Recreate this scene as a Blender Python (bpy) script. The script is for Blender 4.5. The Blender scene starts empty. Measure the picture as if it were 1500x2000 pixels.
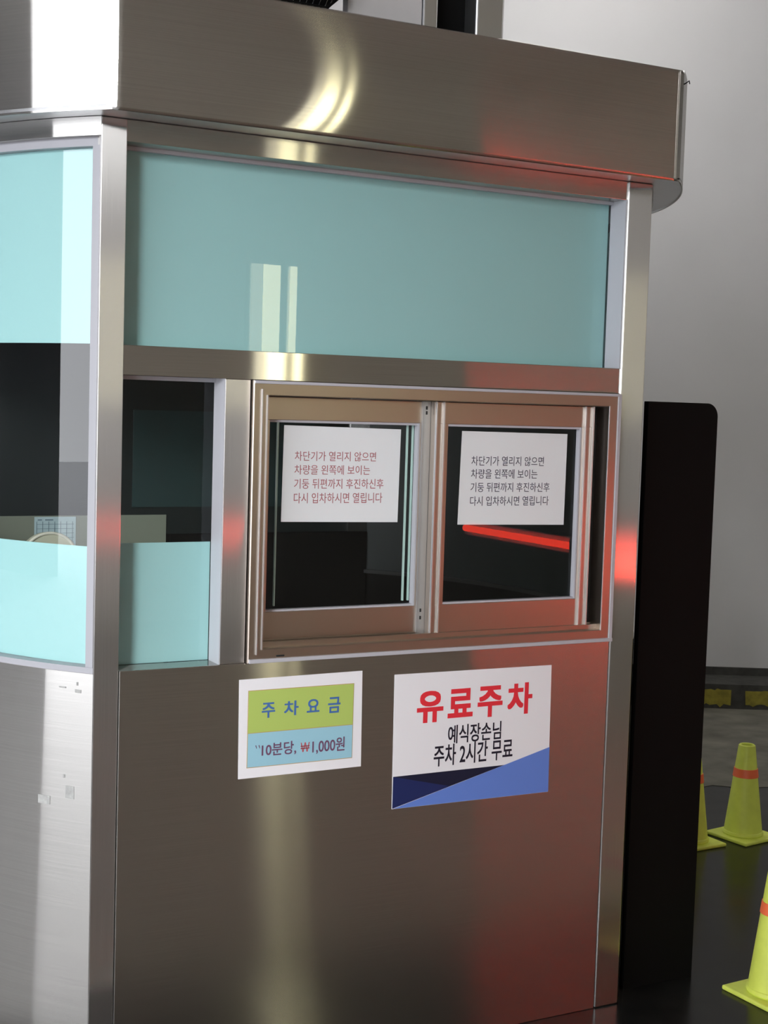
import bpy, bmesh, math, random
from math import sin, cos, radians, pi
from mathutils import Vector, Matrix

random.seed(7)
SC = bpy.context.scene
COL = SC.collection

# ------------------------------------------------------------------ camera
FPX = 2791.58
CAM = Vector((-0.8821, -2.7776, 1.472))
YAW, PITCH, ROLL = 0.48968, -0.074143, 0.030328
fwd = Vector((sin(YAW) * cos(PITCH), cos(YAW) * cos(PITCH), sin(PITCH)))
rgt0 = Vector((cos(YAW), -sin(YAW), 0))
up0 = rgt0.cross(fwd)
rgt = rgt0 * cos(ROLL) + up0 * sin(ROLL)
upv = -rgt0 * sin(ROLL) + up0 * cos(ROLL)
cam_data = bpy.data.cameras.new('camera')
cam = bpy.data.objects.new('camera', cam_data)
COL.objects.link(cam)
M3 = Matrix((rgt, upv, -fwd)).transposed()
cam.matrix_world = Matrix.Translation(CAM) @ M3.to_4x4()
cam_data.sensor_fit = 'VERTICAL'
cam_data.sensor_height = 24.0
cam_data.lens = 24.0 * FPX / 2000.0
cam_data.clip_start = 0.05
SC.camera = cam

# ------------------------------------------------------------------ light and exposure
SC.view_settings.view_transform = 'Standard'
SC.view_settings.look = 'None'
SC.view_settings.gamma = 1.0
SC.view_settings.use_curve_mapping = False
SC.view_settings.exposure = 0.0
SKY = 5.6
LAMP = 11.0
RED = 17.0
world = bpy.data.worlds.new('overcast_sky')
world.use_nodes = True
bg = world.node_tree.nodes['Background']
bg.inputs[0].default_value = (0.93, 0.95, 1.0, 1)
bg.inputs[1].default_value = SKY
SC.world = world
sun_data = bpy.data.lights.new('hazy_sun', 'SUN')
sun_data.energy = 2.75
sun_data.angle = radians(14)
sun_data.color = (0.96, 0.98, 1.0)
sun = bpy.data.objects.new('hazy_sun', sun_data)
COL.objects.link(sun)
SUN_AZ, SUN_EL = radians(219), radians(15)
sun.rotation_euler = Vector((sin(SUN_AZ) * cos(SUN_EL), cos(SUN_AZ) * cos(SUN_EL), sin(SUN_EL))).to_track_quat('Z', 'Y').to_euler()


# ------------------------------------------------------------------ materials
def new_mat(name):
    m = bpy.data.materials.new(name)
    m.use_nodes = True
    return m, m.node_tree, m.node_tree.nodes['Principled BSDF']


def plain(name, col, rough=0.5, metal=0.0, coat=0.0, noise=0.0, nscale=20.0, bump=0.0, spec=0.5):
    m, nt, b = new_mat(name)
    b.inputs['Base Color'].default_value = (*col, 1)
    b.inputs['Roughness'].default_value = rough
    b.inputs['Metallic'].default_value = metal
    b.inputs['Coat Weight'].default_value = coat
    b.inputs['Specular IOR Level'].default_value = spec
    if noise or bump:
        tc = nt.nodes.new('ShaderNodeTexCoord')
        n = nt.nodes.new('ShaderNodeTexNoise')
        n.inputs['Scale'].default_value = nscale
        n.inputs['Detail'].default_value = 6
        nt.links.new(tc.outputs['Object'], n.inputs['Vector'])
        if noise:
            r = nt.nodes.new('ShaderNodeMapRange')
            r.inputs['From Min'].default_value = 0.3
            r.inputs['From Max'].default_value = 0.7
            r.inputs['To Min'].default_value = 1 - noise
            r.inputs['To Max'].default_value = 1 + noise
            mx = nt.nodes.new('ShaderNodeVectorMath')
            mx.operation = 'SCALE'
            mx.inputs[0].default_value = col
            nt.links.new(n.outputs['Fac'], r.inputs['Value'])
            nt.links.new(r.outputs['Result'], mx.inputs['Scale'])
            nt.links.new(mx.outputs[0], b.inputs['Base Color'])
        if bump:
            bp = nt.nodes.new('ShaderNodeBump')
            bp.inputs['Strength'].default_value = bump
            bp.inputs['Distance'].default_value = 0.01
            nt.links.new(n.outputs['Fac'], bp.inputs['Height'])
            nt.links.new(bp.outputs['Normal'], b.inputs['Normal'])
    return m


def brushed(name, col, rough, aniso, along='H', grain=0.10):
    """Stainless steel brushed along H (horizontally) or V (vertically): sharp along the brush lines, smeared across them."""
    m = bpy.data.materials.new(name)
    m.use_nodes = True
    nt = m.node_tree
    nt.nodes.clear()
    out = nt.nodes.new('ShaderNodeOutputMaterial')
    b = nt.nodes.new('ShaderNodeBsdfAnisotropic')
    nt.links.new(b.outputs[0], out.inputs[0])
    b.inputs['Anisotropy'].default_value = aniso
    b.inputs['Roughness'].default_value = rough
    geo = nt.nodes.new('ShaderNodeNewGeometry')
    cr = nt.nodes.new('ShaderNodeVectorMath')
    cr.operation = 'CROSS_PRODUCT'
    nt.links.new(geo.outputs['True Normal'], cr.inputs[0])
    cr.inputs[1].default_value = (0.001, 0.002, 1)
    tan = cr
    if along == 'V':
        c2 = nt.nodes.new('ShaderNodeVectorMath')
        c2.operation = 'CROSS_PRODUCT'
        nt.links.new(geo.outputs['True Normal'], c2.inputs[0])
        nt.links.new(cr.outputs[0], c2.inputs[1])
        tan = c2
    nt.links.new(tan.outputs[0], b.inputs['Tangent'])
    tc = nt.nodes.new('ShaderNodeTexCoord')
    mp = nt.nodes.new('ShaderNodeMapping')
    mp.inputs['Scale'].default_value = (4, 4, 600) if along == 'H' else (600, 600, 4)
    n = nt.nodes.new('ShaderNodeTexNoise')
    n.inputs['Scale'].default_value = 1.0
    n.inputs['Detail'].default_value = 3
    nt.links.new(tc.outputs['Object'], mp.inputs['Vector'])
    nt.links.new(mp.outputs['Vector'], n.inputs['Vector'])
    r = nt.nodes.new('ShaderNodeMapRange')
    r.inputs['From Min'].default_value = 0.3
    r.inputs['From Max'].default_value = 0.7
    r.inputs['To Min'].default_value = 1 - grain
    r.inputs['To Max'].default_value = 1 + grain
    sc = nt.nodes.new('ShaderNodeVectorMath')
    sc.operation = 'SCALE'
    sc.inputs[0].default_value = col
    nt.links.new(n.outputs['Fac'], r.inputs['Value'])
    nt.links.new(r.outputs['Result'], sc.inputs['Scale'])
    nt.links.new(sc.outputs[0], b.inputs['Color'])
    return m


def glass_mat(name, tint, ior=1.5):
    m = bpy.data.materials.new(name)
    m.use_nodes = True
    nt = m.node_tree
    nt.nodes.clear()
    out = nt.nodes.new('ShaderNodeOutputMaterial')
    mix = nt.nodes.new('ShaderNodeMixShader')
    tr = nt.nodes.new('ShaderNodeBsdfTransparent')
    tr.inputs[0].default_value = (*tint, 1)
    gl = nt.nodes.new('ShaderNodeBsdfGlossy')
    gl.inputs['Roughness'].default_value = 0.0
    fr = nt.nodes.new('ShaderNodeFresnel')
    fr.inputs[0].default_value = ior
    geo = nt.nodes.new('ShaderNodeNewGeometry')
    ff = nt.nodes.new('ShaderNodeMath')
    ff.operation = 'SUBTRACT'
    ff.inputs[0].default_value = 1.0
    nt.links.new(geo.outputs['Backfacing'], ff.inputs[1])
    fm = nt.nodes.new('ShaderNodeMath')
    fm.operation = 'MULTIPLY'
    nt.links.new(ff.outputs[0], fm.inputs[0])
    nt.links.new(fr.outputs[0], fm.inputs[1])
    nt.links.new(fm.outputs[0], mix.inputs[0])
    nt.links.new(tr.outputs[0], mix.inputs[1])
    nt.links.new(gl.outputs[0], mix.inputs[2])
    nt.links.new(mix.outputs[0], out.inputs[0])
    return m


def emit(name, col, s):
    m, nt, b = new_mat(name)
    b.inputs['Base Color'].default_value = (*col, 1)
    b.inputs['Emission Color'].default_value = (*col, 1)
    b.inputs['Emission Strength'].default_value = s
    return m


def floor_mat():
    m, nt, b = new_mat('polished_dark_floor')
    tc = nt.nodes.new('ShaderNodeTexCoord')
    n = nt.nodes.new('ShaderNodeTexNoise')
    n.inputs['Scale'].default_value = 9
    n.inputs['Detail'].default_value = 8
    nt.links.new(tc.outputs['Object'], n.inputs['Vector'])
    cr = nt.nodes.new('ShaderNodeValToRGB')
    cr.color_ramp.elements[0].position = 0.35
    cr.color_ramp.elements[0].color = (0.008, 0.009, 0.009, 1)
    cr.color_ramp.elements[1].position = 0.75
    cr.color_ramp.elements[1].color = (0.022, 0.023, 0.022, 1)
    nt.links.new(n.outputs['Fac'], cr.inputs[0])
    nt.links.new(cr.outputs[0], b.inputs['Base Color'])
    r = nt.nodes.new('ShaderNodeMapRange')
    b.inputs['Specular IOR Level'].default_value = 0.2
    r.inputs['To Min'].default_value = 0.12
    r.inputs['To Max'].default_value = 0.30
    nt.links.new(n.outputs['Fac'], r.inputs['Value'])
    nt.links.new(r.outputs['Result'], b.inputs['Roughness'])
    return m


STEEL_H = brushed('stainless_brushed_across', (0.60, 0.585, 0.56), 0.130, 0.86, 'H', 0.05)
STEEL_V = brushed('stainless_brushed_upright', (0.62, 0.605, 0.59), 0.22, 0.80, 'V', 0.05)
FRAME = plain('anodised_frame_metal', (0.50, 0.43, 0.37), 0.33, 1.0)
ALU = plain('pale_aluminium', (0.72, 0.73, 0.75), 0.35, 1.0)
TRIMW = plain('pale_grey_trim', (0.48, 0.48, 0.52), 0.4)
BOWTRIM = plain('grey_bowed_trim', (0.34, 0.34, 0.37), 0.4)
GASKET = plain('black_rubber', (0.012, 0.012, 0.012), 0.6)
GLASS = glass_mat('clear_glass', (0.985, 0.995, 0.99))
BOWGLASS = glass_mat('coated_bowed_glass', (0.98, 0.99, 0.985), 1.75)
FILM = plain('frosted_teal_film', (0.35, 0.60, 0.61), 0.55)
EDGEG = plain('green_glass_edge', (0.55, 0.75, 0.70), 0.15)
DARKWIN = plain('dark_tinted_window', (0.007, 0.012, 0.012), 0.5)
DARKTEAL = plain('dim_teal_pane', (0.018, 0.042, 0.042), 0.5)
PAPER = plain('white_paper', (0.86, 0.86, 0.89), 0.6)
PAPERIN = plain('bright_white_paper', (0.92, 0.92, 0.96), 0.6)
PAPERW = plain('glossy_white_board', (0.86, 0.86, 0.89), 0.45)
INK = plain('black_ink', (0.025, 0.025, 0.06), 0.6)
INKRED = plain('faded_red_ink', (0.42, 0.10, 0.12), 0.6)
RED_P = plain('red_print', (0.80, 0.032, 0.05), 0.45)
BLACK_P = plain('black_print', (0.01, 0.01, 0.025), 0.45)
NAVY = plain('navy_print', (0.010, 0.022, 0.11), 0.45)
NAVYD = plain('dark_navy_print', (0.006, 0.010, 0.035), 0.45)
BLUE = plain('blue_print', (0.13, 0.24, 0.68), 0.45)
LIME = plain('lime_print', (0.45, 0.59, 0.14), 0.5)
SKYB = plain('pale_blue_print', (0.33, 0.60, 0.72), 0.5)
OCHRE = plain('ochre_rule', (0.50, 0.36, 0.16), 0.5)
TXTBLUE = plain('blue_lettering', (0.06, 0.16, 0.42), 0.5)
GRIDINK = plain('grey_teal_ink', (0.16, 0.23, 0.27), 0.6)
TXTMAROON = plain('maroon_lettering', (0.16, 0.07, 0.14), 0.5)
TXTRED = plain('red_lettering', (0.50, 0.08, 0.10), 0.5)
FLOOR = floor_mat()
ASPH = plain('worn_asphalt', (0.155, 0.15, 0.122), 0.9, noise=0.35, nscale=6, bump=0.4)
LANE = plain('brown_grey_driveway', (0.24, 0.21, 0.18), 0.6, noise=0.1, nscale=4)
CONC = plain('pale_concrete', (0.54, 0.54, 0.55), 0.9, noise=0.12, nscale=3)
WALLM = plain('grey_painted_wall', (0.64, 0.64, 0.65), 0.8, noise=0.05, nscale=1.3, bump=0.05)
WALLD = plain('dim_brown_wall', (0.62, 0.585, 0.52), 0.85, noise=0.1, nscale=2)
CEIL = plain('painted_ceiling', (0.52, 0.50, 0.46), 0.9)
FACADE = plain('shaded_grey_facade', (0.17, 0.175, 0.19), 0.85, noise=0.08, nscale=1)
YELLOW = plain('yellow_kerb_paint', (0.27, 0.23, 0.03), 0.8, noise=0.25, nscale=30)
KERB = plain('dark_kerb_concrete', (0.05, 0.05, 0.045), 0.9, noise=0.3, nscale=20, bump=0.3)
BLACKP = plain('matt_black_panel', (0.004, 0.004, 0.004), 0.7, spec=0.1)
CONE = plain('yellow_green_plastic', (0.76, 0.86, 0.13), 0.5, noise=0.06, nscale=25)
CONEB = plain('orange_band', (1.0, 0.19, 0.07), 0.45)
ROOFTOP = plain('roof_sheet', (0.25, 0.25, 0.26), 0.6)
INTER = plain('beige_inner_panel', (0.20, 0.22, 0.17), 0.7)
CREAM = plain('cream_upholstery', (0.55, 0.55, 0.42), 0.7)
CREAMP = plain('cream_piping', (0.75, 0.74, 0.62), 0.5)
CHARTB = plain('pale_blue_chart', (0.42, 0.55, 0.58), 0.7)
WHITEPL = plain('weathered_white_panel', (0.62, 0.61, 0.62), 0.55, noise=0.06, nscale=6)
WIRE = plain('silver_wire', (0.75, 0.75, 0.72), 0.3, 1.0)
GREYM = plain('dull_grey_metal', (0.42, 0.42, 0.42), 0.4, 0.8)
RESID = plain('tape_residue', (0.34, 0.34, 0.33), 0.8, noise=0.2, nscale=80)
HOUSING = plain('yellow_machine_paint', (0.6, 0.42, 0.04), 0.5)
LAMPM = emit('warm_white_lamp', (1.0, 0.94, 0.60), LAMP)
LAMPD = emit('dim_lamp_side', (1.0, 0.94, 0.70), LAMP * 0.35)
FILLGLOW = emit('fill_lamp_glow', (1.0, 0.97, 0.92), 21.0)  # glow of the added fill lamps
REDM = emit('red_led', (1.0, 0.055, 0.03), RED)
GREENM = emit('green_led', (0.1, 1.0, 0.5), 14.0)


# ------------------------------------------------------------------ mesh helpers
def finish(name, bm, mat, parent=None, smooth=False):
    bmesh.ops.recalc_face_normals(bm, faces=bm.faces[:])
    me = bpy.data.meshes.new(name)
    bm.to_mesh(me)
    bm.free()
    mats = mat if isinstance(mat, (list, tuple)) else [mat]
    for m in mats:
        me.materials.append(m)
    if smooth:
        for p in me.polygons:
            p.use_smooth = True
        try:
            me.set_sharp_from_angle(angle=radians(35))
        except Exception:
            pass
    o = bpy.data.objects.new(name, me)
    COL.objects.link(o)
    if parent:
        o.parent = parent
        o.matrix_parent_inverse = world_of(parent).inverted()
    return o


def world_of(o):
    m = o.matrix_basis.copy()
    p = o.parent
    if p:
        m = world_of(p) @ o.matrix_parent_inverse @ m
    return m


def add_box(bm, x0, x1, y0, y1, z0, z1, bev=0.0, seg=2, mi=0):
    t = bmesh.new()
    bmesh.ops.create_cube(t, size=1)
    for v in t.verts:
        v.co = Vector(((x0 + x1) / 2 + v.co.x * (x1 - x0), (y0 + y1) / 2 + v.co.y * (y1 - y0), (z0 + z1) / 2 + v.co.z * (z1 - z0)))
    if bev:
        bmesh.ops.bevel(t, geom=t.edges[:], offset=bev, segments=seg, affect='EDGES', profile=0.5)
    for f in t.faces:
        f.material_index = mi
    merge(bm, t)


def merge(bm, t):
    me = bpy.data.meshes.new('tmp')
    t.to_mesh(me)
    t.free()
    bm.from_mesh(me)
    bpy.data.meshes.remove(me)


def add_prism(bm, poly, z0, z1, mi=0):
    """poly: plan outline (x, y); extruded from z0 to z1."""
    lo = [bm.verts.new((x, y, z0)) for x, y in poly]
    hi = [bm.verts.new((x, y, z1)) for x, y in poly]
    n = len(poly)
    fs = [bm.faces.new(lo[::-1]), bm.faces.new(hi)]
    for i in range(n):
        fs.append(bm.faces.new((lo[i], lo[(i + 1) % n], hi[(i + 1) % n], hi[i])))
    for f in fs:
        f.material_index = mi


def box(name, mat, parent, *a, **k):
    bm = bmesh.new()
    add_box(bm, *a, **k)
    return finish(name, bm, mat, parent)


def prism(name, mat, parent, poly, z0, z1, smooth=False):
    bm = bmesh.new()
    add_prism(bm, poly, z0, z1)
    return finish(name, bm, mat, parent, smooth)


def lathe(bm, prof, seg=48, cx=0, cy=0, cz=0, mi=0):
    rings = []
    for r, z in prof:
        rings.append([bm.verts.new((cx + r * cos(2 * pi * i / seg), cy + r * sin(2 * pi * i / seg), cz + z)) for i in range(seg)])
    for a, b in zip(rings, rings[1:]):
        for i in range(seg):
            f = bm.faces.new((a[i], a[(i + 1) % seg], b[(i + 1) % seg], b[i]))
            f.material_index = mi
    return rings


def tube(bm, pts, r, seg=8):
    prev = None
    for i, p in enumerate(pts):
        p = Vector(p)
        d = (Vector(pts[min(i + 1, len(pts) - 1)]) - Vector(pts[max(i - 1, 0)])).normalized()
        a = d.orthogonal().normalized() if abs(d.z) > 0.9 else d.cross(Vector((0, 0, 1))).normalized()
        b = d.cross(a)
        ring = [bm.verts.new(p + (a * cos(2 * pi * k / seg) + b * sin(2 * pi * k / seg)) * r) for k in range(seg)]
        if prev:
            for k in range(seg):
                bm.faces.new((prev[k], prev[(k + 1) % seg], ring[(k + 1) % seg], ring[k]))
        else:
            bm.faces.new(ring[::-1])
        prev = ring
    bm.faces.new(prev)


def empty(name, loc, label=None, cat=None, group=None):
    o = bpy.data.objects.new(name, None)
    COL.objects.link(o)
    o.location = loc
    o.empty_display_size = 0.1
    if label:
        tag(o, label, cat, group)
    return o


def tag(o, label, cat, group=None):
    o['label'] = label
    o['category'] = cat
    if group:
        o['group'] = group
    return o


def struct(o):
    o['kind'] = 'structure'
    return o


def lettering(name, text, x0, x1, z0, z1, y, mat, parent, weight=0.0, depth=0.0004, shear_z=0.0):
    """Flat text facing -y, fitted to the box x0..x1, z0..z1 on the plane y."""
    def glyphs(w_):
        cu = bpy.data.curves.new('tmp_text', 'FONT')
        cu.body = text
        cu.offset = w_
        cu.resolution_u = 4
        ob = bpy.data.objects.new('tmp_text', cu)
        COL.objects.link(ob)
        dg = bpy.context.evaluated_depsgraph_get()
        dg.update()
        me = bpy.data.meshes.new_from_object(ob.evaluated_get(dg))
        bpy.data.objects.remove(ob)
        bpy.data.curves.remove(cu)
        return me
    bm = bmesh.new()
    base = glyphs(0.0)
    # heavier strokes: the plain glyphs repeated on a small square, each a hair further forward
    shifts = [(0.0, 0.0)]
    if weight > 0.005:
        shifts += [(weight * i, weight * j) for i in (-1, 0, 1) for j in (-1, 0, 1) if i or j]
    layer = []
    for k, (dx, dy) in enumerate(shifts):
        n0 = len(bm.verts)
        bm.from_mesh(base)
        bm.verts.ensure_lookup_table()
        for v in bm.verts[n0:]:
            v.co.x += dx
            v.co.y += dy
            layer.append(k)
    bpy.data.meshes.remove(base)
    n_main = len(bm.verts)
    xs = [v.co.x for v in bm.verts[:n_main]]
    ys = [v.co.y for v in bm.verts[:n_main]]
    ax, bx, ay, by = min(xs), max(xs), min(ys), max(ys)
    for k, v in enumerate(list(bm.verts)):
        u = (v.co.x - ax) / (bx - ax)
        w = (v.co.y - ay) / (by - ay)
        x = x0 + u * (x1 - x0)
        v.co = Vector((x, y - 0.00003 * layer[k], z0 + w * (z1 - z0) + shear_z * (x - x0)))
    r = bmesh.ops.extrude_face_region(bm, geom=bm.faces[:])
    for g in r['geom']:
        if isinstance(g, bmesh.types.BMVert):
            g.co.y -= depth
    for f in bm.faces:
        f.smooth = False
    return finish(name, bm, mat, parent)


def flat_poly(name, mat, parent, pts, y, t=0.0004):
    """A thin printed area: polygon (x, z) on the plane y, facing -y."""
    bm = bmesh.new()
    a = [bm.verts.new((x, y, z)) for x, z in pts]
    b = [bm.verts.new((x, y - t, z)) for x, z in pts]
    bm.faces.new(a)
    bm.faces.new(b[::-1])
    n = len(pts)
    for i in range(n):
        bm.faces.new((a[i], a[(i + 1) % n], b[(i + 1) % n], b[i]))
    return finish(name, bm, mat, parent)


# ------------------------------------------------------------------ booth plan
XL, XP0 = -0.0525, 0.0          # corner post by the bowed end
XP1, XR = 1.2274, 1.2994        # far corner post
R, T0 = 1.09, radians(47)
CYB = R * cos(T0)
CL = Vector((XL + R * sin(T0), CYB))
CR = Vector((XR - R * sin(T0), CYB))
DEP = 2 * CYB
NSEG = 40


def arc_pts(off, t0=T0, t1=pi - T0, side='L', n=NSEG):
    out = []
    for i in range(n + 1):
        t = t0 + (t1 - t0) * i / n
        if side == 'L':
            out.append((CL.x - (R + off) * sin(t), CL.y - (R + off) * cos(t)))
        else:
            out.append((CR.x + (R + off) * sin(t), CR.y - (R + off) * cos(t)))
    return out


def curved(name, mat, parent, o0, o1, z0, z1, t0=T0, t1=pi - T0, side='L', bm=None):
    poly = arc_pts(o0, t0, t1, side) + arc_pts(o1, t0, t1, side)[::-1]
    own = bm is None
    if own:
        bm = bmesh.new()
    add_prism(bm, poly, z0, z1)
    if own:
        return finish(name, bm, mat, parent, True)


ZP, ZM0, ZM1, ZH, ZS, ZT = 0.9195, 1.518, 1.578, 1.977, 2.021, 2.264

# ------------------------------------------------------------------ setting
GX = -0.5
o = struct(box('floor', FLOOR, None, GX, 10.0, -0.62, 9.0, -0.10, 0.0))
struct(box('driveway', LANE, None, GX, 10.0, -8.0, -0.62, -0.10, 0.0))
o = struct(box('ground', CONC, None, -30.0, GX, -20.0, 20.0, -0.10, -0.0))
# angled rear wall with its kerb and a strip of road along it
WD = Vector((0.8755, -0.4832))            # along the wall
WN = Vector((0.4832, 0.8755))             # away from the camera
K0 = Vector((4.06, 2.655))                # foot of the kerb


def wall_quad(d0, d1, s0, s1):
    p = [K0 + WN * d0 + WD * s0, K0 + WN * d0 + WD * s1, K0 + WN * d1 + WD * s1, K0 + WN * d1 + WD * s0]
    return [(v.x, v.y) for v in p]


struct(prism('wall_rear', WALLM, None, wall_quad(0.28, 0.6, -11.0, 7.0), 0.0, 4.6))
kb = bmesh.new()
add_prism(kb, wall_quad(0.0, 0.28, -11.0, 7.0), 0.0, 0.125)
struct(finish('trim_1', kb, KERB))
struct(prism('dark_strip_rear', KERB, None, wall_quad(0.262, 0.279, -11.0, 7.0), 0.1255, 0.165))  # thin dark strip along the foot of the wall
# worn yellow paint on the kerb face: ragged patches
s = -4.0
k = 0
stripes = bmesh.new()
random.seed(3)
while s < 3.0:
    w = 0.21 + random.uniform(-0.02, 0.02)
    pts = []
    n = 12
    for i in range(n + 1):
        pts.append((s + w * i / n, 0.018 + random.uniform(-0.01, 0.012)))
    top = [(s + w * (1 - i / n) + random.uniform(-0.008, 0.008), 0.098 + random.uniform(-0.006, 0.006)) for i in range(n + 1)]
    pts += top
    va = [stripes.verts.new((K0.x + WD.x * a - WN.x * 0.003, K0.y + WD.y * a - WN.y * 0.003, z)) for a, z in pts]
    vb = [stripes.verts.new((K0.x + WD.x * a + WN.x * 0.001, K0.y + WD.y * a + WN.y * 0.001, z)) for a, z in pts]
    stripes.faces.new(va)
    stripes.faces.new(vb[::-1])
    for i in range(len(pts)):
        j = (i + 1) % len(pts)
        stripes.faces.new((va[i], va[j], vb[j], vb[i]))
    s += w + 0.075
struct(finish('trim_2', stripes, YELLOW))
rb = bmesh.new()
edge = [(-11.0, -1.35)]
ss = -11.0
while ss < 7.0:
    edge.append((ss, -1.45 + 0.12 * sin(ss * 2.1) + random.uniform(-0.05, 0.05)))
    ss += 0.12
poly = [K0 + WN * 0.0 + WD * 7.0, K0 + WN * 0.0 + WD * -11.0] + [K0 + WD * a + WN * d for a, d in edge[1:]]
add_prism(rb, [(v.x, v.y) for v in poly], 0.0004, 0.0015)
struct(finish('road', rb, ASPH))
struct(box('wall_front', WALLD, None, -4.4, 10.0, -6.45, -6.1, 0.0, 4.4))
struct(box('wall_right', WALLD, None, 9.6, 9.9, -6.1, 0.0, 0.0, 4.4))
struct(box('ceiling', CEIL, None, -9.0, 10.0, -6.5, 9.0, 4.4, 4.7))
struct(box('wall_left', FACADE, None, -9.5, -9.0, 0.18, 14.0, 0.0, 7.0))

# ------------------------------------------------------------------ the booth
booth = empty('parking_booth', (0.62, 0.74, 0.0),
              'brushed stainless steel parking attendant booth with teal frosted windows and bowed ends', 'booth')


def steel_h(name, *a, bev=0.0015, **k):
    return box(name, STEEL_H, booth, *a, bev=bev, **k)


# corner posts
box('corner_post', STEEL_V, booth, XL, XP0 - 0.0006, 0.0, 0.055, 0.0, ZS - 0.001, bev=0.0016, seg=3)
box('corner_post', STEEL_V, booth, XP1 + 0.0006, XR, -0.005, 0.055, 0.0, ZS - 0.001, bev=0.004, seg=3)
box('corner_post', STEEL_V, booth, XL, XP0, DEP - 0.055, DEP, 0.0, ZS - 0.001, bev=0.0016)
box('corner_post', STEEL_V, booth, XP1, XR, DEP - 0.055, DEP, 0.0, ZS - 0.001, bev=0.0016)
# front: lower panel, mullion, header, middle post
steel_h('front_panel', XP0 + 0.0006, XP1 - 0.0006, -0.003, 0.06, 0.0, ZP)
steel_h('mullion', XP0 - 0.003, XP1 + 0.003, 0.0008, 0.066, ZM0, ZM1, bev=0.001)
steel_h('header_beam', XP0 - 0.003, XP1 + 0.003, 0.0008, 0.066, ZH, ZS - 0.001, bev=0.001)
box('window_post', STEEL_V, booth, 0.218, 0.274, 0.0, 0.066, ZP, ZM0, bev=0.0012)
# pale linings round the recessed panes
lin = bmesh.new()
add_box(lin, XP1 - 0.002, XP1 + 0.0004, 0.001, 0.06, ZM1, ZH)
add_box(lin, XP0, XP1, 0.050, 0.062, ZH - 0.007, ZH + 0.001)
finish('window_lining', lin, TRIMW, booth)
lin = bmesh.new()
add_box(lin, 0.2165, 0.2185, 0.001, 0.06, ZP, ZM0)
add_box(lin, XP0, 0.218, 0.050, 0.062, ZM0 - 0.008, ZM0)
finish('window_lining', lin, TRIMW, booth)
# upper light: glass in front of a teal film
g = box('window_pane', GLASS, booth, XP0 + 0.001, XP1 - 0.001, 0.060, 0.065, ZM1, ZH)
box('frosted_film', FILM, g, XP0 + 0.002, XP1 - 0.004, 0.0655, 0.067, ZM1, ZH)
# small fixed light with film on its lower half
g = box('window_pane', GLASS, booth, XP0 + 0.001, 0.217, 0.060, 0.065, ZP, ZM0)
box('frosted_film', FILM, g, XP0 + 0.002, 0.2165, 0.0655, 0.067, ZP, 1.173)

# ---- sliding window
def ring(bm, o_, i_, y0, y1, c):
    """Mitred rectangular frame with chamfered front edges."""
    def loop(r, d, y):
        x0, x1, z0, z1 = r
        return [bm.verts.new(p_) for p_ in ((x0 - d, y, z0 - d), (x1 + d, y, z0 - d), (x1 + d, y, z1 + d), (x0 - d, y, z1 + d))]
    ls = [loop(o_, 0, y1), loop(o_, 0, y0 + c), loop(o_, -c, y0), loop(i_, c, y0), loop(i_, 0, y0 + c), loop(i_, 0, y1)]
    for a_, b_ in zip(ls, ls[1:] + ls[:1]):
        for k_ in range(4):
            bm.faces.new((a_[k_], a_[(k_ + 1) % 4], b_[(k_ + 1) % 4], b_[k_]))


wf = bmesh.new()
FX0, FX1 = 0.2765, XP1 - 0.001
FZ0, FZ1 = ZP + 0.0005, ZM0 - 0.0005
ring(wf, (FX0, FX1, FZ0, FZ1), (FX0 + 0.033, FX1 - 0.034, FZ0 + 0.030, FZ1 - 0.032), -0.012, 0.060, 0.002)
add_box(wf, FX0 + 0.02, FX1 - 0.02, 0.006, 0.012, FZ0 + 0.02, FZ0 + 0.041, bev=0.001)
add_box(wf, FX0 + 0.02, FX1 - 0.02, 0.033, 0.037, FZ0 + 0.02, FZ0 + 0.041, bev=0.001)
frame = finish('sliding_window_frame', wf, FRAME, booth)
box('dark_channel', GASKET, frame, FX1 - 0.062, FX1 - 0.0345, 0.036, 0.058, FZ0 + 0.031, FZ1 - 0.033)
box('dark_channel', GASKET, frame, FX0 + 0.0335, FX0 + 0.0380, 0.020, 0.058, FZ0 + 0.031, FZ1 - 0.033)
for (ra, rb_, yf, za, zb) in ((FX0 + 0.017, FX0 + 0.0205, -0.0165, 0.018, 0.018), (FX0 + 0.0295, FX0 + 0.033, -0.0150, 0.028, 0.030),
                             (FX1 - 0.036, FX1 - 0.0325, -0.0150, 0.028, 0.030)):
    box('frame_rib', ALU, frame, ra, rb_, yf, -0.011, FZ0 + za, FZ1 - zb, bev=0.0008)
lip = bmesh.new()
add_box(lip, FX0 + 0.002, FX1 - 0.001, -0.015, -0.010, FZ1 - 0.007, FZ1 - 0.0005, bev=0.001)
add_box(lip, FX0 + 0.002, FX1 - 0.001, -0.018, -0.010, FZ0 + 0.0005, FZ0 + 0.009, bev=0.001)
add_box(lip, FX1 - 0.010, FX1 - 0.0005, -0.015, -0.010, FZ0 + 0.004, FZ1 - 0.004, bev=0.001)
finish('frame_lip', lip, TRIMW, frame)
box('drain_slot', GASKET, frame, 0.341, 0.362, -0.0126, -0.010, FZ0 + 0.011, FZ0 + 0.016, bev=0.002)


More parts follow.
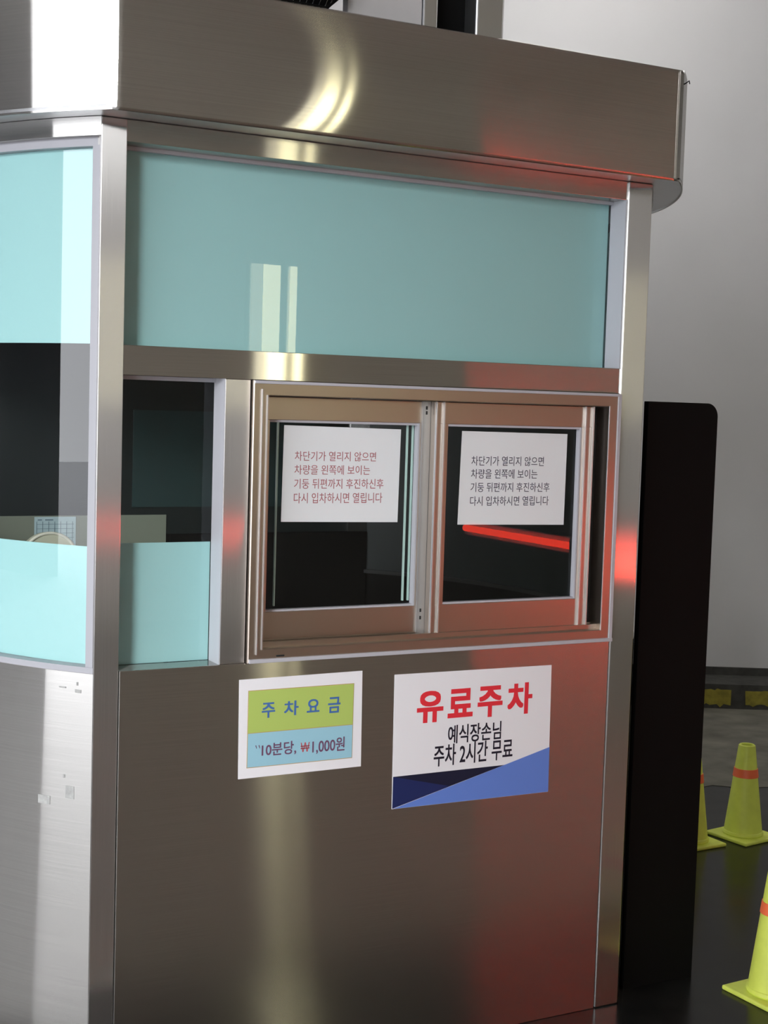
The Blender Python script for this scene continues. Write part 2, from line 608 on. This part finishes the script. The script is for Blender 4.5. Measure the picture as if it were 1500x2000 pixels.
def sash(x0, x1, y0, y1, lw, rw, z0, z1, bot, top):
    b = bmesh.new()
    add_box(b, x0 + 0.0008, x1 - 0.0008, y0, y1, z1 - top, z1 - 0.0006, bev=0.0012)
    add_box(b, x0 + 0.0008, x1 - 0.0008, y0, y1, z0 + 0.0006, z0 + bot, bev=0.0012)
    add_box(b, x0, x0 + lw, y0 + 0.0005, y1 - 0.0005, z0, z1, bev=0.0012)
    add_box(b, x1 - rw, x1, y0 + 0.0005, y1 - 0.0005, z0, z1, bev=0.0012)
    s_ = finish('sliding_sash', b, FRAME, booth)
    b = bmesh.new()
    px0, px1, pz0, pz1 = x0 + lw, x1 - rw, z0 + bot, z1 - top
    add_box(b, px0, px1, y0 + 0.002, y1 - 0.003, pz1 - 0.005, pz1)
    add_box(b, px0, px1, y0 + 0.002, y1 - 0.003, pz0, pz0 + 0.004)
    add_box(b, px1 - 0.004, px1, y0 + 0.0005, y1 - 0.003, pz0, pz1)
    finish('glazing_bead', b, TRIMW, s_)
    ym = (y0 + y1) / 2 + 0.004
    box('glass', GLASS, s_, px0, px1, ym, ym + 0.004, pz0, pz1)
    return s_, ym


SZ0, SZ1 = FZ0 + 0.0305, FZ1 - 0.0325
sb, YB_ = sash(0.315, 0.744, 0.0385, 0.0585, 0.022, 0.040, SZ0, SZ1, 0.070, 0.050)     # rear sash
sf, YF_ = sash(0.728, 1.166, 0.0130, 0.0320, 0.036, 0.034, SZ0, SZ1, 0.074, 0.050)     # front sash
for xx in (0.7285, 0.7485, 1.138, 1.1605):
    box('stile_rib', ALU, sf, xx, xx + 0.0034, 0.0065, 0.0135, SZ0, SZ1, bev=0.0008)
b = bmesh.new()
add_box(b, 0.7070, 0.7435, 0.0328, 0.0390, SZ0, SZ1, bev=0.0008)
plate = finish('stile_strip', b, GREYM, sb)
for zz in (1.470, 1.459, 1.010, 0.993):
    box('stile_hole', GASKET, sb, 0.7150, 0.7195, 0.0318, 0.0335, zz - 0.004, zz + 0.004, bev=0.0008)
for xx in (0.3635, 0.683, 0.697):
    box('glass_edge', EDGEG, sb, xx, xx + 0.003, 0.058, 0.064, 1.03, 1.437)

# ---- bowed ends
for side in ('L', 'R'):
    e = 0.012
    t0, t1 = T0 + 0.001, pi - T0 - 0.001
    curved('bowed_panel', STEEL_H, booth, 0.0, -0.02, 0.0, ZP - 0.004, t0, t1, side)
    curved('header_beam', STEEL_H, booth, 0.0, -0.05, 1.984, ZS - 0.001, t0, t1, side)
    fb = bmesh.new()
    curved('', None, None, -0.016, -0.05, 1.966, 1.984, t0, t1, side, bm=fb)
    curved('', None, None, -0.004, -0.05, ZP - 0.004, ZP + 0.008, t0, t1, side, bm=fb)
    curved('', None, None, -0.006, -0.05, ZP + 0.008, 1.966, t0, t0 + 0.020, side, bm=fb)
    curved('', None, None, -0.006, -0.05, ZP + 0.008, 1.966, t1 - 0.020, t1, side, bm=fb)
    fr = finish('bowed_window_frame', fb, BOWTRIM if side == 'L' else GASKET, booth, True)  # right frame coloured black to stand for shade inside the booth
    a0, a1 = t0 + 0.020, t1 - 0.020
    g = curved('bowed_glass', BOWGLASS, booth, -0.030, -0.035, ZP + 0.008, 1.966, a0, a1, side)
    if side == 'L':
        curved('frosted_film', FILM, g, -0.0355, -0.037, 1.579, 1.966, a0 + 0.003, a1 - 0.003, side)
        curved('frosted_film', FILM, g, -0.0355, -0.037, ZP + 0.008, 1.169, a0 + 0.012, a1 - 0.012, side)
    else:
        curved('frosted_film', FILM, g, -0.0355, -0.037, 1.579, 1.966, a0 + 0.003, a1 - 0.003, side)
        curved('tinted_film', DARKWIN, g, -0.0355, -0.037, ZP + 0.008, 1.579, a0, a1, side)

curved('inner_shade_sheet', BLACKP, booth, -0.0205, -0.026, 0.013, ZP - 0.005, T0 + 0.03, pi - T0 - 0.03, 'R')  # added black sheet standing in for the unlit inside of the bow

# tape residue and scuffs on the near bowed panel
for (t, z, w, h) in ((0.047, 0.668, 0.020, 0.026), (0.034, 0.893, 0.004, 0.007), (0.032, 0.878, 0.014, 0.007), (0.105, 0.645, 0.030, 0.018), (0.060, 0.700, 0.004, 0.007), (0.066, 0.918 - 0.035, 0.016, 0.003)):
    pts = []
    curved('tape_residue', RESID, booth, 0.0006, -0.001, z - h / 2, z + h / 2, T0 + t - w / 2 / R, T0 + t + w / 2 / R, 'L')

# ---- rear face and inside
box('rear_panel', INTER, booth, XP0, 0.60, DEP - 0.05, DEP, 0.0, 1.115)
box('rear_panel', BLACKP, booth, 0.60, XP1, DEP - 0.05, DEP, 0.0, 1.055)  # this half painted black in place of the shade inside
box('rear_window', DARKWIN, booth, XP0, 0.60, DEP - 0.045, DEP - 0.02, 1.115, ZS - 0.001)
box('rear_window', DARKWIN, booth, 0.60, XP1, DEP - 0.045, DEP - 0.02, 1.055, ZS - 0.001)
box('inner_shade_sheet', BLACKP, booth, 0.61, XR - 0.004, DEP - 0.062, DEP - 0.0561, 0.013, 1.054)  # another black sheet for the shade below the rear window
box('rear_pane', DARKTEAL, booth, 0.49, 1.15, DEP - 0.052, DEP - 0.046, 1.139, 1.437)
box('inner_floor', GASKET, booth, XP0, XP1, 0.061, DEP - 0.051, 0.0, 0.012)
box('counter', BLACKP, booth, 0.05, 1.20, 0.075, 0.42, 0.74, 0.77, bev=0.003)

# ---- roof: soffit, bowed fascia sheets, roof sheet
FO = 0.07
tL0 = T0 - 0.0535
LA = arc_pts(FO, tL0, pi - tL0, 'L')
RA = arc_pts(FO, tL0, pi - tL0, 'R')
outline = RA + LA[::-1]
sof = bmesh.new()
add_prism(sof, outline, ZS, ZS + 0.006)
finish('soffit', sof, ALU, booth)
xA, yA = LA[0]
xB, yB = RA[0]
BUL = 0.014


def fascia_front():
    b_ = bmesh.new()
    nx, nz = 64, 30
    grid = []
    for j in range(nz + 7):
        row = []
        for i in range(nx + 1):
            u = i / nx
            x = xA + (xB - xA) * u
            if j <= nz:
                v = j / nz
                z = (ZS - 0.004) + (ZT - ZS + 0.004) * v
                bulge = BUL * (1 - (2 * u - 1) ** 2) * (1 - (2 * v - 1) ** 2)
                y = yA - bulge
            else:
                a = (j - nz) / 6 * pi / 2
                z = ZT + 0.010 * sin(a)
                y = yA + 0.010 * (1 - cos(a))
                if j == nz + 6:
                    y += 0.05
            row.append(b_.verts.new((x, y, z)))
        grid.append(row)
    for r0, r1 in zip(grid, grid[1:]):
        for i in range(nx):
            b_.faces.new((r0[i], r0[i + 1], r1[i + 1], r1[i]))
    bmesh.ops.recalc_face_normals(b_, faces=b_.faces[:])
    o_ = finish('fascia', b_, STEEL_H, booth, True)
    so = o_.modifiers.new('thickness', 'SOLIDIFY')
    so.thickness = 0.002
    so.offset = -1
    return o_


fascia_front()
for side in ('L', 'R'):
    curved('fascia', STEEL_H, booth, FO, FO - 0.003, ZS - 0.004, ZT + 0.008, tL0, pi - tL0, side)
box('fascia', STEEL_H, booth, xA, xB, DEP + 0.085, DEP + 0.088, ZS - 0.004, ZT + 0.008)
rt = bmesh.new()
inner = arc_pts(FO - 0.006, tL0, pi - tL0, 'R') + arc_pts(FO - 0.006, tL0, pi - tL0, 'L')[::-1]
add_prism(rt, inner, ZT - 0.02, ZT - 0.004)
finish('roof_sheet', rt, ROOFTOP, booth)

# ---- things on the roof
ZR = ZT - 0.0035
sg = empty('rooftop_sign_frame', (0.66, 0.05, ZR), 'pale metal cabinet panel with upright tube posts standing on the booth roof', 'sign frame')
box('panel', WHITEPL, sg, 0.477, 0.657, 0.004, 0.03, ZR, 2.85, bev=0.002)
box('post', ALU, sg, 0.6585, 0.694, 0.0, 0.06, ZR, 2.85, bev=0.003)
box('backing', BLACKP, sg, 0.6945, 0.792, 0.050, 0.060, ZR, 2.85)
box('post', ALU, sg, 0.7925, 0.866, 0.0, 0.075, ZR, 2.85, bev=0.006, seg=3)
box('base_plate', ALU, sg, 0.784, 0.876, -0.004, 0.085, ZR, ZR + 0.006, bev=0.001)
box('top_rail', ALU, sg, 0.477, 0.866, 0.0, 0.075, 2.851, 2.90, bev=0.003)

gl = empty('caged_floodlight', (0.36, 0.0, ZR), 'black floodlight behind a silver wire guard on the booth roof', 'floodlight')
b = bmesh.new()
prof = [(0.205, 2.60), (0.205, 2.325), (0.240, 2.288), (0.408, 2.288), (0.447, 2.322), (0.447, 2.60)]
t = bmesh.new()
va = [t.verts.new((x, -0.035, z)) for x, z in prof]
vb = [t.verts.new((x, 0.06, z)) for x, z in prof]
t.faces.new(vb)
for i in range(6):
    t.faces.new((va[i], va[(i + 1) % 6], vb[(i + 1) % 6], vb[i]))
merge(b, t)
finish('housing', b, BLACKP, gl)
b = bmesh.new()
for i in range(16):
    xx = 0.218 + i * 0.0145
    zz = 2.288 + max(0, 0.240 - xx) * 1.0 + max(0, xx - 0.408) * 0.9
    tube(b, [(xx, -0.030, zz + 0.002), (xx, -0.048, zz + 0.018), (xx + 0.002, -0.056, zz + 0.06), (xx + 0.002, -0.056, 2.60)], 0.0014, 6)
finish('wire_guard', b, WIRE, gl)
b = bmesh.new()
tube(b, [(x, -0.036, z) for x, z in prof], 0.0045, 8)
finish('rim', b, BLACKP, gl)
box('bracket', ALU, gl, 0.32, 0.38, -0.02, 0.04, ZR, 2.290)

# thin wire hook sticking out at the fascia corner
b = bmesh.new()
tube(b, [(1.309, -0.085, 2.240), (1.318, -0.088, 2.246), (1.324, -0.090, 2.251), (1.326, -0.090, 2.244)], 0.0016, 6)
finish('wire_stub', b, BLACKP, booth)

# ------------------------------------------------------------------ notices
LINES = ['차단기가 열리지 않으면', '차량을 왼쪽에 보이는', '기둥 뒤편까지 후진하신후', '다시 입차하시면 열립니다']


def sheet(name, corners, y, mat):
    return flat_poly(name, mat, None, corners, y, 0.0006)


YP = YB_ + 0.0052
p = sheet('paper_notice', [(0.376, 1.214), (0.664, 1.210), (0.666, 1.420), (0.378, 1.424)], YP, PAPERIN)
tag(p, 'white sheet with faded red Korean text behind the left sliding pane', 'notice', 'notices in the sliding window')
for txt, x1, z1, z0 in zip(LINES, (0.604, 0.590, 0.625, 0.623), (1.368, 1.338, 1.308, 1.277), (1.347, 1.317, 1.286, 1.254)):
    lettering('lettering', txt, 0.405, x1, z0, z1, YP - 0.0006, INKRED, p, 0.004, 0.0002)
YP2 = YF_ + 0.0052
p = sheet('paper_notice', [(0.807, 1.205), (1.103, 1.201), (1.104, 1.418), (0.811, 1.420)], YP2, PAPERIN)
tag(p, 'white sheet with dark Korean text behind the right sliding pane', 'notice', 'notices in the sliding window')
for txt, x1, z1, z0 in zip(LINES, (1.039, 1.022, 1.058, 1.057), (1.363, 1.333, 1.302, 1.270), (1.341, 1.311, 1.280, 1.248)):
    lettering('lettering', txt, 0.8388, x1, z0, z1, YP2 - 0.0006, INK, p, 0.004, 0.0002)

Y0 = -0.0032
p = sheet('price_notice', [(0.2645, 0.671), (0.5575, 0.672), (0.5545, 0.887), (0.262, 0.885)], Y0, PAPER)
tag(p, 'white framed parking fee notice with green and blue halves on the steel panel', 'notice')
flat_poly('border', OCHRE, p, [(0.283, 0.693), (0.5348, 0.693), (0.5348, 0.8605), (0.283, 0.8605)], Y0 - 0.0006, 0.0003)
flat_poly('green_field', LIME, p, [(0.2845, 0.769), (0.5335, 0.769), (0.5335, 0.859), (0.2845, 0.859)], Y0 - 0.0009, 0.0003)
flat_poly('blue_field', SKYB, p, [(0.2845, 0.6945), (0.5335, 0.6945), (0.5335, 0.7675), (0.2845, 0.7675)], Y0 - 0.0009, 0.0003)
for ch, x0, x1, z0, z1 in (('주', 0.315, 0.346, 0.799, 0.832), ('차', 0.367, 0.401, 0.800, 0.832), ('요', 0.421, 0.451, 0.803, 0.832), ('금', 0.472, 0.502, 0.798, 0.833)):
    lettering('lettering', ch, x0, x1, z0, z1, Y0 - 0.0012, TXTBLUE, p, 0.018, 0.0003)
lettering('lettering', '``', 0.302, 0.313, 0.734, 0.741, Y0 - 0.0012, TXTMAROON, p, 0.0, 0.0003)
lettering('lettering', '10분당,', 0.317, 0.398, 0.714, 0.744, Y0 - 0.0012, TXTMAROON, p, 0.012, 0.0003)
lettering('lettering', '₩', 0.4085, 0.430, 0.717, 0.738, Y0 - 0.0012, TXTRED, p, 0.0, 0.0003)
lettering('lettering', '1,000원', 0.4365, 0.515, 0.710, 0.743, Y0 - 0.0012, TXTMAROON, p, 0.010, 0.0003)

p = sheet('parking_sign', [(0.639, 0.566), (1.064, 0.563), (1.060, 0.870), (0.636, 0.873)], Y0, PAPERW)
tag(p, 'large white sign with red Korean heading and blue diagonal bands at its foot', 'sign')
flat_poly('blue_band', NAVYD, p, [(0.640, 0.640), (0.6400, 0.567), (0.936, 0.640)], Y0 - 0.0006, 0.0003)
flat_poly('blue_band', NAVY, p, [(0.640, 0.640), (0.640, 0.567), (0.7900, 0.6040)], Y0 - 0.0009, 0.0003)
flat_poly('blue_band', BLUE, p, [(0.642, 0.5665), (1.0637, 0.5635), (1.0625, 0.672), (0.936, 0.640)], Y0 - 0.0012, 0.0003)
for ch, x0, x1, z0, z1 in (('유', 0.696, 0.765, 0.757, 0.830), ('료', 0.777, 0.844, 0.763, 0.830), ('주', 0.857, 0.925, 0.758, 0.831), ('차', 0.939, 1.008, 0.758, 0.833)):
    lettering('lettering', ch, x0, x1, z0, z1, Y0 - 0.0006, RED_P, p, 0.03, 0.0003)
lettering('lettering', '예식장손님', 0.780, 0.924, 0.703, 0.746, Y0 - 0.0006, BLACK_P, p, 0.012, 0.0003)
lettering('lettering', '주차 2시간 무료', 0.744, 0.958, 0.653, 0.703, Y0 - 0.0006, BLACK_P, p, 0.012, 0.0003)

# chart on the inner rear panel
YC = DEP - 0.051
p = flat_poly('wall_chart', CHARTB, None, [(0.190, 0.99), (0.315, 0.99), (0.315, 1.112), (0.190, 1.112)], YC, 0.001)
tag(p, 'pale blue chart with a dark grid seen low through the bowed glass', 'chart')
b = bmesh.new()
for i in range(7):
    add_box(b, 0.196 + i * 0.018, 0.1975 + i * 0.018, YC - 0.0018, YC - 0.0012, 0.995, 1.098)
for i in range(8):
    add_box(b, 0.196, 0.309, YC - 0.0018, YC - 0.0012, 0.995 + i * 0.0135, 0.9962 + i * 0.0135)
add_box(b, 0.20, 0.212, YC - 0.0018, YC - 0.0012, 1.101, 1.105)
add_box(b, 0.222, 0.246, YC - 0.0018, YC - 0.0012, 1.101, 1.105)
finish('printed_grid', b, GRIDINK, p)

# chair inside the booth
ch = empty('office_chair', (0.118, 1.02, 0.012), 'cream rounded chair back inside the booth, glimpsed through the bowed glass', 'chair')
b = bmesh.new()
pts = []
for i in range(25):
    a = pi * i / 24
    pts.append((0.118 + 0.074 * cos(a), 1.035 + 0.072 * sin(a)))
pts += [(0.034, 0.80), (0.202, 0.80)]
va = [b.verts.new((x, 0.985, z)) for x, z in pts]
vb = [b.verts.new((x, 1.02, z)) for x, z in pts]
b.faces.new(va)
b.faces.new(vb[::-1])
for i in range(len(pts)):
    j = (i + 1) % len(pts)
    b.faces.new((va[i], va[j], vb[j], vb[i]))
back = finish('backrest', b, CREAM, ch)
b = bmesh.new()
tube(b, [(x, 0.984, z) for x, z in pts[:25]] + [(0.036, 0.984, 0.80)], 0.0042, 8)
finish('piping', b, CREAMP, back)
box('seat', CREAM, ch, -0.07, 0.31, 0.62, 1.03, 0.43, 0.50, bev=0.02)
box('back_bar', BLACKP, ch, 0.09, 0.15, 1.021, 1.035, 0.42, 0.85)
b = bmesh.new()
lathe(b, [(0.0, 0.05), (0.03, 0.05), (0.03, 0.43), (0.0, 0.43)], 16, 0.118, 0.82)
finish('column', b, BLACKP, ch)
for i in range(5):
    a = 2 * pi * i / 5 + 0.3
    b = bmesh.new()
    tube(b, [(0.118, 0.82, 0.07), (0.118 + 0.22 * cos(a), 0.82 + 0.22 * sin(a), 0.036)], 0.018, 8)
    finish('leg', b, BLACKP, ch)

# ------------------------------------------------------------------ black panel beside the booth
b = bmesh.new()
px0, px1, pz1, rr = 1.366, 1.589, 1.503, 0.034
pts = [(px0, 0.0), (px1, 0.0)]
for i in range(9):
    a = pi / 2 * i / 8
    pts.append((px1 - rr + rr * cos(a), pz1 - rr + rr * sin(a)))
pts.append((px0, pz1))
va = [b.verts.new((x, 0.060, z)) for x, z in pts]
vb = [b.verts.new((x, 0.078, z)) for x, z in pts]
b.faces.new(va)
b.faces.new(vb[::-1])
for i in range(len(pts)):
    j = (i + 1) % len(pts)
    b.faces.new((va[i], va[j], vb[j], vb[i]))
o = finish('black_panel', b, BLACKP)
tag(o, 'tall matt black board with a rounded top corner standing beside the steel booth', 'board')


# ------------------------------------------------------------------ cones
def make_cone(loc, rot, label):
    c = empty('traffic_cone', (0, 0, 0), label, 'traffic cone', 'yellow green cones beside the booth')
    b_ = bmesh.new()
    add_box(b_, -0.092, 0.092, -0.092, 0.092, 0.0, 0.012, bev=0.004)
    base = finish('base', b_, CONE, c)
    b_ = bmesh.new()
    lathe(b_, [(0.068, 0.012), (0.070, 0.016), (0.068, 0.024), (0.0655, 0.026), (0.0300, 0.318), (0.0285, 0.326), (0.025, 0.329), (0.020, 0.328), (0.018, 0.30)], 56)
    finish('body', b_, CONE, c, True)
    b_ = bmesh.new()

    def rad(z):
        return 0.0655 + (0.0300 - 0.0655) * (z - 0.026) / (0.318 - 0.026)
    lathe(b_, [(rad(0.216) - 0.001, 0.216), (rad(0.216) + 0.0022, 0.2165), (rad(0.246) + 0.0022, 0.2455), (rad(0.246) - 0.001, 0.246)], 56)
    finish('band', b_, CONEB, c, True)
    c.location = loc
    c.rotation_euler = (0, 0, rot)
    return c


def copy_cone(src, loc, rot, label):
    c = src.copy()
    COL.objects.link(c)
    c.location = loc
    c.rotation_euler = (0, 0, rot)
    c['label'] = label
    for chd in list(src.children):
        d = chd.copy()
        COL.objects.link(d)
        d.parent = c
    return c


cone = make_cone((1.700, -0.128, 0.0), 0.05, 'near yellow-green traffic cone with an orange band, cut by the picture edge')
copy_cone(cone, (2.583, 0.968, 0.0), radians(8), 'whole yellow-green traffic cone with an orange band, standing before the kerb')
copy_cone(cone, (2.352, 0.985, 0.0), radians(2), 'yellow-green traffic cone mostly hidden behind the tall black board')

# ------------------------------------------------------------------ lamps and barrier that the steel and glass mirror, and added fill lamps
for (x0, x1, x2, lab) in ((2.815, 2.895, 3.020, 'broad upright warm white wall lamp across the driveway'),
                          (3.088, 3.091, 3.142, 'narrow upright warm white wall lamp across the driveway')):
    lm = empty('wall_lamp', ((x0 + x2) / 2, -6.1, 1.41), lab, 'wall lamp', 'upright lamps across the driveway')
    box('housing', ALU, lm, x0 - 0.01, x2 + 0.01, -6.099, -6.02, 1.41, 2.41)
    box('side_diffuser', LAMPD, lm, x0, x1 - 0.001, -6.019, -6.0, 1.43, 2.39)
    box('diffuser', LAMPM, lm, x1, x2, -6.019, -6.0, 1.43, 2.39)

for (lx, ly, lab) in ((2.75, 2.45, 'added unseen fill lamp over the rear wall behind the booth'), (6.3, -0.2, 'added unseen fill lamp to the right of the cones'),
                      (7.7, -3.3, 'added unseen fill lamp over the far side of the driveway')):
    cl = empty('fill_ceiling_lamp', (lx, ly, 4.4), lab, 'fill lamp', 'added fill lamps under the roof')  # unseen lamps, added to brighten the rear wall and front steel
    box('housing', WHITEPL, cl, lx - 0.65, lx + 0.65, ly - 0.2, ly + 0.2, 4.33, 4.399)
    box('diffuser', FILLGLOW, cl, lx - 0.6, lx + 0.6, ly - 0.15, ly + 0.15, 4.315, 4.329)

br = empty('barrier_gate', (2.70, -0.35, 0.0), 'barrier gate with a red lit arm across the driveway beyond the booth', 'barrier gate')
box('housing', HOUSING, br, 2.60, 2.86, -0.48, -0.2, 0.0, 1.02, bev=0.012)
box('arm', WHITEPL, br, 2.695, 2.715, -3.05, -0.485, 0.865, 0.935, bev=0.003)
b = bmesh.new()
tube(b, [(2.679, -3.02, 0.9), (2.679, -0.50, 0.9)], 0.0155, 10)
finish('red_light_strip', b, REDM, br)
box('signal_light', GREENM, br, 2.62, 2.68, -0.484, -0.481, 0.955, 0.985)
